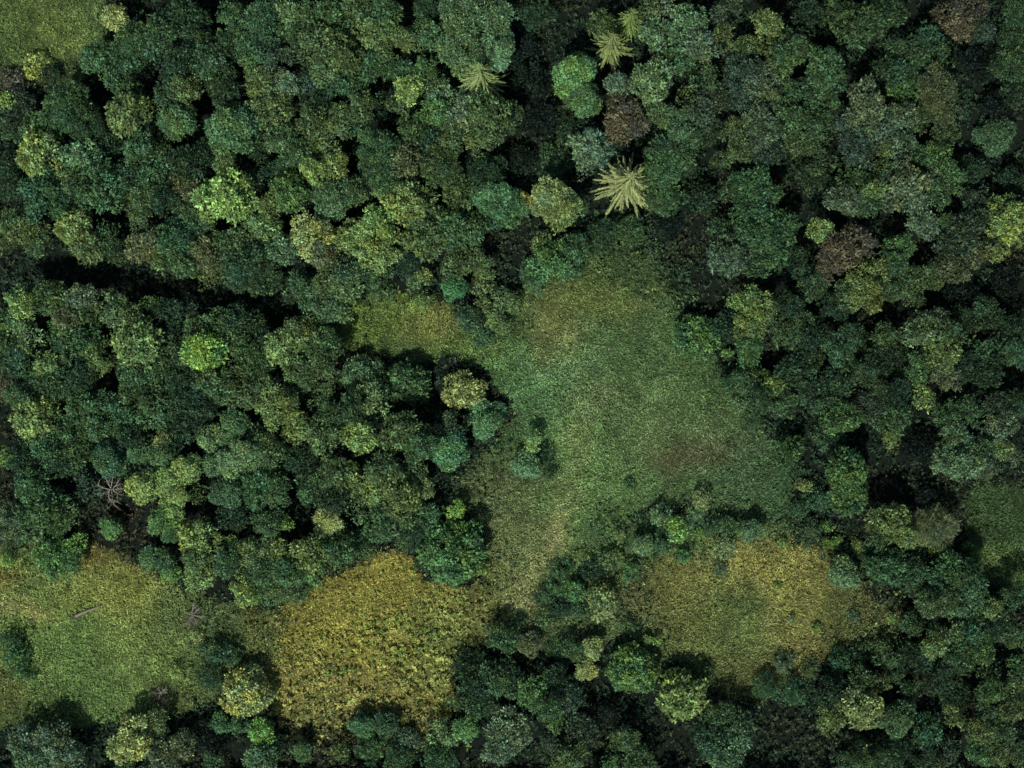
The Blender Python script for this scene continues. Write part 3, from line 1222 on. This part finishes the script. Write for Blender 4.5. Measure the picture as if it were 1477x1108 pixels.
def log(px0, py0, px1, py1, rad, label):
    L = math.hypot(px1-px0, py1-py0)*M; a = math.atan2(-(py1-py0), px1-px0)
    e = bpy.data.objects.new('fallen_log', None); add(e); e.location = (wx(px0), wy(py0), 0); e.rotation_euler = (0, 0, a)
    e['label'] = label; e['category'] = 'log'
    me = tube_mesh('stem', lambda v, f: tube(v, f, [(0, 0, rad), (L*.3, .1, rad*1.15), (L*.7, -.06, rad), (L, 0, rad*.9)], [rad, rad*.9, rad*.75, rad*.5], 9), MAT_LOG)
    add(bpy.data.objects.new('stem', me), e)
    mb = tube_mesh('root_plate', lambda v, f: [tube(v, f, [(0, 0, rad), (-.5, cos(a2)*.8, rad+.5+sin(a2)*.45)], [rad*.4, .03], 5) for a2 in (0.1, 1.1, 2.1, 3.0, 4.4)], MAT_LOG)
    add(bpy.data.objects.new('root_plate', mb), e)
log(109, 889, 148, 872, .33, 'pale fallen log lying in the grass of the lower left meadow')

# ------------------------------------------------------------------ ground, meadow patches
def inpoly(X, Y, poly):
    c = np.zeros(X.shape, bool); n = len(poly)
    for i in range(n):
        x0, y0 = poly[i]; x1, y1 = poly[(i+1) % n]
        if y0 == y1: continue
        k = ((y0 > Y) != (y1 > Y)) & (X < (x1-x0)*(Y-y0)/(y1-y0)+x0)
        c ^= k
    return c
MEADOWS = [
 [(455, 480), (500, 440), (560, 422), (640, 440), (690, 480), (750, 420), (800, 395), (840, 360), (940, 370), (975, 440), (1000, 500), (1055, 530), (1075, 600), (1125, 640), (1150, 720), (1130, 765), (1060, 745), (990, 720), (930, 735), (870, 780), (810, 810), (780, 900), (745, 905), (705, 850), (705, 770), (680, 740), (655, 700), (700, 655), (745, 600), (710, 540), (650, 510), (600, 525), (520, 505)],
 [(-200, 800), (120, 780), (200, 815), (260, 850), (330, 870), (410, 890), (400, 950), (340, 985), (290, 1020), (220, 1035), (120, 1045), (-200, 1050)],
 [(930, 830), (1000, 800), (1080, 785), (1130, 785), (1215, 800), (1250, 860), (1300, 880), (1285, 930), (1200, 945), (1160, 970), (1120, 1000), (1050, 1010), (955, 935), (940, 880)],
 [(-200, -200), (150, -200), (152, 60), (120, 110), (60, 120), (-200, 122)],
 [(1400, 700), (1600, 690), (1600, 850), (1410, 840), (1390, 770)],
 [(690, 800), (800, 790), (900, 760), (1000, 740), (1120, 760), (1150, 800), (940, 840), (960, 960), (900, 920), (800, 930), (740, 940)],
]
TILE = (360, 808)
FERN = [(TILE[0]+u/3.6925, TILE[1]+v/3.6925) for u, v in [(80, 620), (110, 480), (130, 330), (200, 230), (400, 110), (600, 30), (760, -60), (880, 10), (920, 110), (1080, 140), (1250, 150), (1300, 250), (1270, 450), (1090, 470), (1060, 600), (1080, 800), (1010, 940), (900, 950), (780, 890), (600, 810), (430, 890), (160, 850), (90, 720)]]
# natural colour patches of the turf: x y rx ry (photo pixels) colour weight
PATCH = [
 (835, 620, 12, 50, (124, 130, 76), 1.7), (820, 690, 13, 45, (128, 134, 80), 1.7), (806, 740, 12, 35, (140, 136, 86), 1.8), (765, 835, 8, 28, (140, 134, 86), 1.6), (755, 880, 8, 28, (150, 140, 94), 1.7), (660, 505, 50, 22, (100, 120, 56), 1.5),
 (880, 560, 170, 170, (88, 112, 66), 1), (800, 560, 60, 60, (92, 128, 86), 1.3), (730, 530, 50, 40, (86, 118, 66), 1.2), (800, 480, 35, 45, (140, 130, 76), 1.6),
 (870, 430, 60, 25, (122, 122, 58), 1.5), (930, 400, 80, 40, (62, 80, 44), 1.5), (900, 500, 60, 40, (76, 96, 58), 1), (1000, 560, 60, 60, (72, 92, 50), 1.2),
 (985, 655, 38, 18, (104, 84, 60), 1.8), (930, 600, 60, 50, (108, 118, 74), 1.2), (860, 570, 22, 30, (122, 112, 76), 1.1), (1040, 640, 40, 30, (108, 110, 78), 1), (1100, 680, 50, 60, (70, 94, 62), 1.3),
 (830, 700, 50, 60, (112, 134, 76), 1.4), (790, 775, 12, 22, (164, 146, 98), 1.6), (750, 760, 50, 50, (104, 108, 66), 1.3), (757, 860, 12, 40, (138, 130, 82), 1.4), (720, 700, 45, 40, (98, 100, 66), 1.1), (820, 620, 20, 40, (106, 124, 68), 1.2),
 (560, 450, 50, 28, (108, 124, 48), 1.6), (610, 470, 42, 24, (124, 112, 56), 1.3), (640, 490, 40, 20, (116, 122, 54), 1.3), (540, 480, 50, 25, (92, 110, 46), 1), (600, 505, 60, 20, (66, 84, 44), 1),
 (100, 930, 130, 80, (118, 136, 68), 1.5), (160, 855, 70, 28, (150, 142, 62), 1.7), (180, 900, 35, 35, (146, 142, 66), 1.3), (45, 885, 22, 12, (190, 164, 98), 1.9), (5, 875, 12, 12, (180, 150, 96), 1.5), (120, 970, 60, 50, (106, 130, 70), 1.3), (210, 940, 40, 40, (122, 130, 66), 1.2),
 (5, 830, 20, 16, (150, 130, 58), 1.1), (70, 840, 40, 20, (96, 104, 60), 1), (60, 1010, 90, 25, (76, 94, 52), 1.2), (250, 870, 30, 30, (92, 106, 60), 1), (310, 900, 60, 40, (92, 100, 60), 1.2), (250, 1000, 40, 30, (94, 96, 56), 1), (15, 990, 30, 30, (122, 104, 52), 1.3),
 (150, 800, 60, 20, (134, 110, 52), 1.4), (130, 790, 40, 20, (120, 96, 52), 1.3),
 (1005, 880, 40, 50, (120, 118, 60), 1.3), (1110, 820, 50, 34, (148, 132, 64), 1.4), (1080, 870, 26, 20, (84, 100, 56), 1.6), (1140, 880, 50, 42, (136, 126, 62), 1.4), (1060, 900, 50, 50, (108, 118, 62), 1.2), (980, 840, 30, 30, (132, 118, 58), 1.4), (1160, 930, 30, 20, (142, 118, 62), 1.4),
 (1080, 965, 50, 25, (104, 100, 54), 1.2), (1230, 900, 50, 30, (96, 98, 54), 1.4), (1260, 880, 30, 20, (98, 82, 50), 1), (1030, 950, 40, 40, (96, 104, 52), 1),
 (60, 40, 60, 50, (112, 122, 62), 1.2), (20, 60, 40, 50, (78, 98, 52), 1.1), (80, 50, 30, 30, (124, 130, 62), 1.3), (120, 30, 30, 30, (90, 112, 66), 1), (70, 105, 60, 18, (58, 68, 42), 1.5),
 (1440, 770, 60, 60, (58, 80, 44), 1.2), (1440, 815, 40, 20, (92, 108, 52), 1.3), (930, 770, 60, 30, (76, 98, 58), 1.2), (860, 830, 60, 40, (84, 98, 56), 1.1), (920, 850, 30, 30, (96, 92, 58), 1.2), (700, 820, 25, 40, (118, 116, 60), 1.2),
 (520, 900, 90, 60, (170, 148, 60), 1.6), (580, 830, 50, 30, (176, 146, 58), 1.9), (640, 930, 60, 60, (142, 138, 70), 1.3), (470, 1000, 70, 40, (168, 144, 76), 1.3), (600, 900, 40, 30, (136, 134, 66), 1.2), (690, 900, 20, 30, (158, 116, 60), 1.3), (590, 1010, 60, 25, (164, 138, 64), 1.3), (400, 990, 20, 20, (182, 148, 74), 1.5), (620, 1030, 50, 20, (122, 100, 52), 1.4), (430, 860, 40, 20, (140, 108, 52), 1.3),
]
def calm(c): return (min(c[0]*.87+4, c[1]*1.0+3), c[1]*.97+3, c[2]*.84+3)
PA = np.array([[a, b, c, d, w, *srgb(*calm(cc), 1.75)] for a, b, c, d, cc, w in PATCH])
def vnoise(X, Y, s, seed):
    r = np.random.default_rng(seed); G = r.uniform(-1, 1, (64, 64))
    u, v = X/s, Y/s; i = np.floor(u).astype(int); j = np.floor(v).astype(int); fu, fv = u-i, v-j
    fu, fv = fu*fu*(3-2*fu), fv*fv*(3-2*fv)
    g = lambda a, b: G[a % 64, b % 64]
    return (g(i, j)*(1-fu)+g(i+1, j)*fu)*(1-fv) + (g(i, j+1)*(1-fu)+g(i+1, j+1)*fu)*fv
def turf(X, Y):
    Xn = X + 14*vnoise(X, Y, 30, 1) + 6*vnoise(X, Y, 11, 2); Yn = Y + 14*vnoise(X, Y, 30, 3) + 6*vnoise(X, Y, 11, 4)
    acc = np.zeros(X.shape + (3,)); ws = np.full(X.shape, .06)
    for a, b, c, d, w, r, g, bl in PA:
        k = w*w*np.exp(-(((Xn-a)/c)**2 + ((Yn-b)/d)**2))
        ws += k; acc += k[..., None]*np.array([r, g, bl])
    base = srgb(86, 104, 60, 1.7)
    C = (acc + .06*base)/ws[..., None]
    n = 1 + .20*vnoise(X, Y, 22, 5) + .22*vnoise(X, Y, 8, 6) + .18*vnoise(X, Y, 3.5, 7)
    return C*n[..., None]
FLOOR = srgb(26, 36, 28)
xs = np.concatenate([[-900, -500, -300, -200, -150], np.arange(-130, 130.1, .9), [150, 200, 300, 500, 900]])
ys = np.concatenate([[-900, -500, -300, -200, -130], np.arange(-100, 100.1, .9), [130, 200, 300, 500, 900]])
GX, GY = np.meshgrid(xs, ys); nx, ny = len(xs), len(ys)
def to_px(x, y): return x/M + W/2, H/2 - y/M
PX, PY = to_px(GX, GY)
jx, jy = PX + 8*vnoise(PX, PY, 14, 8), PY + 8*vnoise(PX, PY, 14, 9)
inm = np.zeros(PX.shape, bool)
for m in MEADOWS: inm |= inpoly(jx, jy, m)
inf = inpoly(jx, jy, FERN)
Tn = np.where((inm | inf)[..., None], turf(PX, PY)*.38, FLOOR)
GZ = .12*vnoise(GX+500, GY+500, 9, 20) + .05*vnoise(GX+500, GY+500, 2.5, 21)
verts = np.stack([GX, GY, GZ-.12], -1).reshape(-1, 3)
ii, jj = np.meshgrid(np.arange(nx-1), np.arange(ny-1)); a = (jj*nx+ii).reshape(-1)
F = np.stack([a, a+1, a+1+nx, a+nx], 1)
me = bpy.data.meshes.new('ground'); me.vertices.add(len(verts)); me.vertices.foreach_set('co', verts.reshape(-1))
me.loops.add(F.size); me.loops.foreach_set('vertex_index', F.reshape(-1).astype(np.int32))
me.polygons.add(len(F)); me.polygons.foreach_set('loop_start', np.arange(0, F.size, 4, dtype=np.int32)); me.polygons.foreach_set('loop_total', np.full(len(F), 4, dtype=np.int32))
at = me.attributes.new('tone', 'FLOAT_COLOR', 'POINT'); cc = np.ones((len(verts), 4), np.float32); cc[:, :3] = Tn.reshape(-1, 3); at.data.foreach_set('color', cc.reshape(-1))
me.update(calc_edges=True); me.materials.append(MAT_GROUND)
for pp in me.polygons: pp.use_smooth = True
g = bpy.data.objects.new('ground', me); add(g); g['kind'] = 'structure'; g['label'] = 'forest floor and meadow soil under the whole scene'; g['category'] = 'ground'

def stuff(name, mesh, label, cat):
    o = bpy.data.objects.new(name, mesh); add(o); o['kind'] = 'stuff'; o['label'] = label; o['category'] = cat
    return o
def scatter(n, polys, fuzz=10, box=None):
    P = []
    for poly in polys:
        A = np.array(poly); x0, y0 = A.min(0)-fuzz; x1, y1 = A.max(0)+fuzz
        x0, y0, x1, y1 = max(x0, -60), max(y0, -60), min(x1, W+60), min(y1, H+60)
        m = int(n*(x1-x0)*(y1-y0)*M*M)
        X = rng.uniform(x0, x1, m); Y = rng.uniform(y0, y1, m)
        ok = inpoly(X + rng.normal(size=m)*fuzz*.6, Y + rng.normal(size=m)*fuzz*.6, poly)
        P.append(np.stack([X[ok], Y[ok]], 1))
    return np.vstack(P)
def world(P, z=0): return np.stack([(P[:, 0]-W/2)*M, (H/2-P[:, 1])*M, np.full(len(P), z)], 1)
# grass: long blades leaning over in wind-combed swirls
P = np.vstack([scatter(24, MEADOWS), scatter(8, [FERN], 14)]); n = len(P)
keep = rng.uniform(size=n) < .62 + .5*vnoise(P[:, 0], P[:, 1], 9, 31); P = P[keep]; n = len(P)
T = turf(P[:, 0], P[:, 1])*(.58 + .98*rng.uniform(size=(n, 1))**1.3)
swirl = vnoise(P[:, 0], P[:, 1], 60, 32)*3 + rng.normal(size=n)*.9
D = np.stack([np.cos(swirl), np.sin(swirl), rng.uniform(.15, 1.2, n)], 1)
V = leaves(world(P), D, rng.uniform(.4, 1.1, n), rng.uniform(.09, .22, n), roll=norm(np.array([[0, 0, 1.]]) + rng.normal(size=(n, 3))*.4), droop=.25)
stuff('grass', quads_mesh('grass', V, T, MAT_COVER), 'long rough meadow grass with straw and olive patches in the clearings', 'grass')
# herb clumps in the meadows
P = scatter(.55, MEADOWS, 14); n = len(P); keep = vnoise(P[:, 0], P[:, 1], 30, 33) + rng.normal(size=n)*.4 > .15; P = P[keep]; n = len(P)
T = turf(P[:, 0], P[:, 1])*rng.uniform(.6, 1.35, (n, 1))*np.array([.95, 1.08, .9])
V, TT = rosettes(world(P, .15), np.tile([0, 0, 1.], (n, 1)) + rng.normal(size=(n, 3))*.2, rng.uniform(.35, .8, n), T, k=9, spread=(15, 80), wid=.4)
stuff('meadow_herbs', quads_mesh('meadow_herbs', V, TT, MAT_COVER), 'leafy weeds growing in tufts through the meadow grass', 'weeds')
# the yellow fern field
P = scatter(3.8, [FERN], 26); n = len(P)
coarse = np.clip((P[:, 1]-850)/150 + (P[:, 0]-520)/400 + .35*vnoise(P[:, 0], P[:, 1], 25, 41), 0, 1)
keep = rng.uniform(size=n) < (1.0 - .5*coarse)*np.clip(.75 + .55*vnoise(P[:, 0], P[:, 1], 16, 42) + .3*vnoise(P[:, 0], P[:, 1], 45, 43), .15, 1); P, coarse = P[keep], coarse[keep]; n = len(P)
T = turf(P[:, 0], P[:, 1])*rng.uniform(.5, 1.35, (n, 1))
T *= np.array([.92, .97, .96]); gk = rng.uniform(size=n) < np.clip(.20 + .42*vnoise(P[:, 0], P[:, 1], 12, 44), 0, .6); T[gk] *= np.array([.55, .78, .7])
hz = rng.uniform(.15, .5, n)*(1+1.4*coarse)
Wp = world(P); Wp[:, 2] = hz
V, TT = rosettes(Wp, np.tile([0, 0, 1.], (n, 1)) + rng.normal(size=(n, 3))*.35, .32+.50*coarse*rng.uniform(.6, 1.3, n), T, k=8, spread=(35, 100), wid=.48)
stuff('bracken', quads_mesh('bracken', V, TT, MAT_COVER), 'golden yellow bracken covering the field between the forest lobes', 'bracken')
# scrub knitting the forest edge and the hedges to the meadow
SCRUB = [
 [(840, 740), (900, 715), (1000, 725), (1110, 740), (1180, 735), (1250, 760), (1230, 800), (1120, 800), (1060, 800), (960, 815), (930, 840), (880, 850), (820, 850), (810, 810)],
 [(770, 830), (900, 830), (950, 850), (960, 930), (900, 920), (850, 900), (780, 960), (700, 960), (730, 900)],
 [(1180, 780), (1290, 820), (1320, 900), (1290, 960), (1200, 960), (1130, 1000), (1090, 980), (1180, 930), (1260, 890), (1220, 840)],
 [(250, 860), (330, 870), (420, 870), (400, 960), (340, 1000), (290, 1030), (250, 1020), (290, 950)],
 [(0, 890), (45, 890), (50, 960), (30, 1000), (0, 1010)], [(0, 800), (120, 780), (60, 830), (0, 850)],
 [(380, 870), (440, 850), (520, 800), (560, 780), (590, 800), (520, 830), (430, 880), (400, 960), (370, 960)], [(400, 1030), (500, 1010), (600, 1030), (650, 1050), (560, 1060), (430, 1060)], [(680, 780), (730, 790), (750, 850), (720, 880), (700, 840)], [(650, 700), (700, 640), (740, 590), (742, 640), (730, 700), (700, 740)],
 [(790, 320), (940, 310), (1010, 390), (1010, 470), (930, 430), (850, 400), (800, 410)], [(680, 430), (760, 420), (760, 480), (700, 500), (660, 470)],
 [(1060, 500), (1110, 560), (1160, 680), (1200, 740), (1150, 760), (1110, 650), (1050, 580)], [(430, 1040), (640, 1040), (640, 1108), (430, 1108)],
 [(455, 480), (520, 430), (600, 430), (560, 460), (500, 500)], [(120, 90), (160, 0), (180, 60), (150, 110), (60, 150), (0, 150), (0, 120), (60, 115)], [(950, 920), (1040, 1000), (1110, 1010), (1050, 1030), (960, 980)]]
P = scatter(1.9, SCRUB, 18); n = len(P)
kk = rng.uniform(size=n) < .75 + .6*vnoise(P[:, 0], P[:, 1], 14, 61); P = P[kk]; n = len(P)
T = (turf(P[:, 0], P[:, 1])*.45 + srgb(66, 98, 58, 1.4)*.55)*rng.uniform(.45, 1.35, (n, 1)); hs = rng.uniform(size=n)**2
T *= np.array([1, 1, 1]) + .18*vnoise(P[:, 0], P[:, 1], 20, 62)[:, None]*np.array([1.5, .3, -1])
lime = rng.uniform(size=n) < .07; T[lime] = srgb(128, 150, 74, 1.5)*rng.uniform(.7, 1.2, (lime.sum(), 1))
Wp = world(P); Wp[:, 2] = .2 + hs*1.3
V, TT = rosettes(Wp, np.tile([0, 0, 1.], (n, 1)) + rng.normal(size=(n, 3))*.35, rng.uniform(.3, .75, n), T, k=8, spread=(20, 92), wid=.42)
stuff('scrub', quads_mesh('scrub', V, TT, MAT_COVER), 'knee high tangle of leafy scrub along the edges of the clearings', 'scrub')
# dark undergrowth below and between the trees
n = 80000
P = np.stack([rng.uniform(-60, W+60, n), rng.uniform(-60, H+60, n)], 1)
bad = inpoly(P[:, 0], P[:, 1], FERN)
for m in MEADOWS: bad |= inpoly(P[:, 0] + rng.normal(size=n)*7, P[:, 1] + rng.normal(size=n)*7, m)
keep = ~bad & (vnoise(P[:, 0], P[:, 1], 24, 51) + rng.normal(size=n)*.5 > -.35)
P = P[keep]; n = len(P)
base = srgb(52, 86, 56, .95); brown = srgb(84, 82, 50)
kb = np.clip(vnoise(P[:, 0], P[:, 1], 70, 52)*.8, 0, 1) + np.exp(-((P[:, 0]-190)/70)**2 - ((P[:, 1]-755)/40)**2)*1.2 + np.exp(-((P[:, 0]-450)/80)**2-((P[:, 1]-1060)/40)**2)
kb = np.clip(kb, 0, 1)[:, None]
T = (base*(1-kb) + brown*kb)*rng.uniform(.55, 1.4, (n, 1))
Wp = world(P); Wp[:, 2] = rng.uniform(.1, 1.6, n)
V, TT = rosettes(Wp, np.tile([0, 0, 1.], (n, 1)) + rng.normal(size=(n, 3))*.4, rng.uniform(.4, .95, n), T, k=7, spread=(25, 95), wid=.36)
stuff('undergrowth', quads_mesh('undergrowth', V, TT, MAT_COVER), 'dim tangle of low leafy undergrowth in the gaps between trees', 'undergrowth')

# ------------------------------------------------------------------ the wood going on outside the picture
src = [mesh_arrays(m) for m in PROTO['clumpy'][1][1] + PROTO['ragged'][1][1]]
VV, TT = [], []
for gx in np.arange(-160, 160.1, 6.6):
    for gy in np.arange(-130, 130.1, 6.6):
        x, y = gx + rng.normal()*1.1, gy + rng.normal()*1.1
        R = rng.uniform(3, 4.6); h = rng.uniform(9, 13)
        edge = (W/2*M, H/2*M)
        if abs(x) < edge[0] + R + .5 and abs(y) < edge[1] + R + .5: continue
        px, py = to_px(x, y)
        if any(inpoly(np.array([px]), np.array([py]), m)[0] for m in (MEADOWS[1], MEADOWS[3], MEADOWS[4])): continue
        near = abs(x) < edge[0] + 18 and abs(y) < edge[1] + 18
        v, t = src[int(rng.integers(len(src)))]
        k = rng.uniform(size=len(v)) < (1 if near else .45)
        v, t = v[k], t[k]; a = rng.uniform(0, 6.28); s = R/3.4
        Rm = np.array([[cos(a), -sin(a), 0], [sin(a), cos(a), 0], [0, 0, 1]])
        ctr = v.mean(1, keepdims=True); v = ctr + (v-ctr)*(1 if near else 1.5)
        VV.append((v @ Rm.T)*s + np.array([x, y, h - R*.8])); TT.append(t*jittered(random.choice('ggdeobsd')))
stuff('surrounding_wood', quads_mesh('surrounding_wood', np.vstack(VV), np.vstack(TT), MAT_COVER), 'continuous leafy wood carrying on beyond the picture edges', 'woodland')

# ------------------------------------------------------------------ camera, light
cam = bpy.data.cameras.new('camera'); co = bpy.data.objects.new('camera', cam); col.objects.link(co)
print('quads', {k: [len(m.polygons) for sz in v for m in sz[1][:1]] for k, v in PROTO.items()})
co.location = (0, 0, CAMH); co.rotation_euler = (0, 0, 0)
cam.sensor_width = 36; cam.lens = 36*CAMH/(W*M); cam.clip_end = 2000
bpy.context.scene.camera = co
EL, AZ = radians(54), radians(203)     # azimuth clockwise from the top of the picture
S = np.array([sin(AZ)*cos(EL), cos(AZ)*cos(EL), sin(EL)])
sun = bpy.data.lights.new('sun', 'SUN'); sun.energy = 3.6; sun.angle = radians(1.5); sun.color = (1, .97, .90)
so = bpy.data.objects.new('sun', sun); col.objects.link(so)
from mathutils import Vector
so.rotation_euler = Vector(S).to_track_quat('Z', 'Y').to_euler()
w = bpy.data.worlds.new('World'); bpy.context.scene.world = w; w.use_nodes = True
nt = w.node_tree; bg = nt.nodes['Background']; sk = nt.nodes.new('ShaderNodeTexSky'); sk.sky_type = 'NISHITA'; sk.sun_disc = False
sk.sun_elevation = EL; sk.sun_rotation = AZ
nt.links.new(sk.outputs[0], bg.inputs['Color']); bg.inputs['Strength'].default_value = .074
sc = bpy.context.scene
sc.view_settings.view_transform = 'Standard'; sc.view_settings.look = 'None'; sc.view_settings.gamma = 1; sc.view_settings.exposure = 0
sc.cycles.max_bounces = 5; sc.cycles.diffuse_bounces = 2; sc.cycles.transmission_bounces = 2; sc.cycles.glossy_bounces = 1
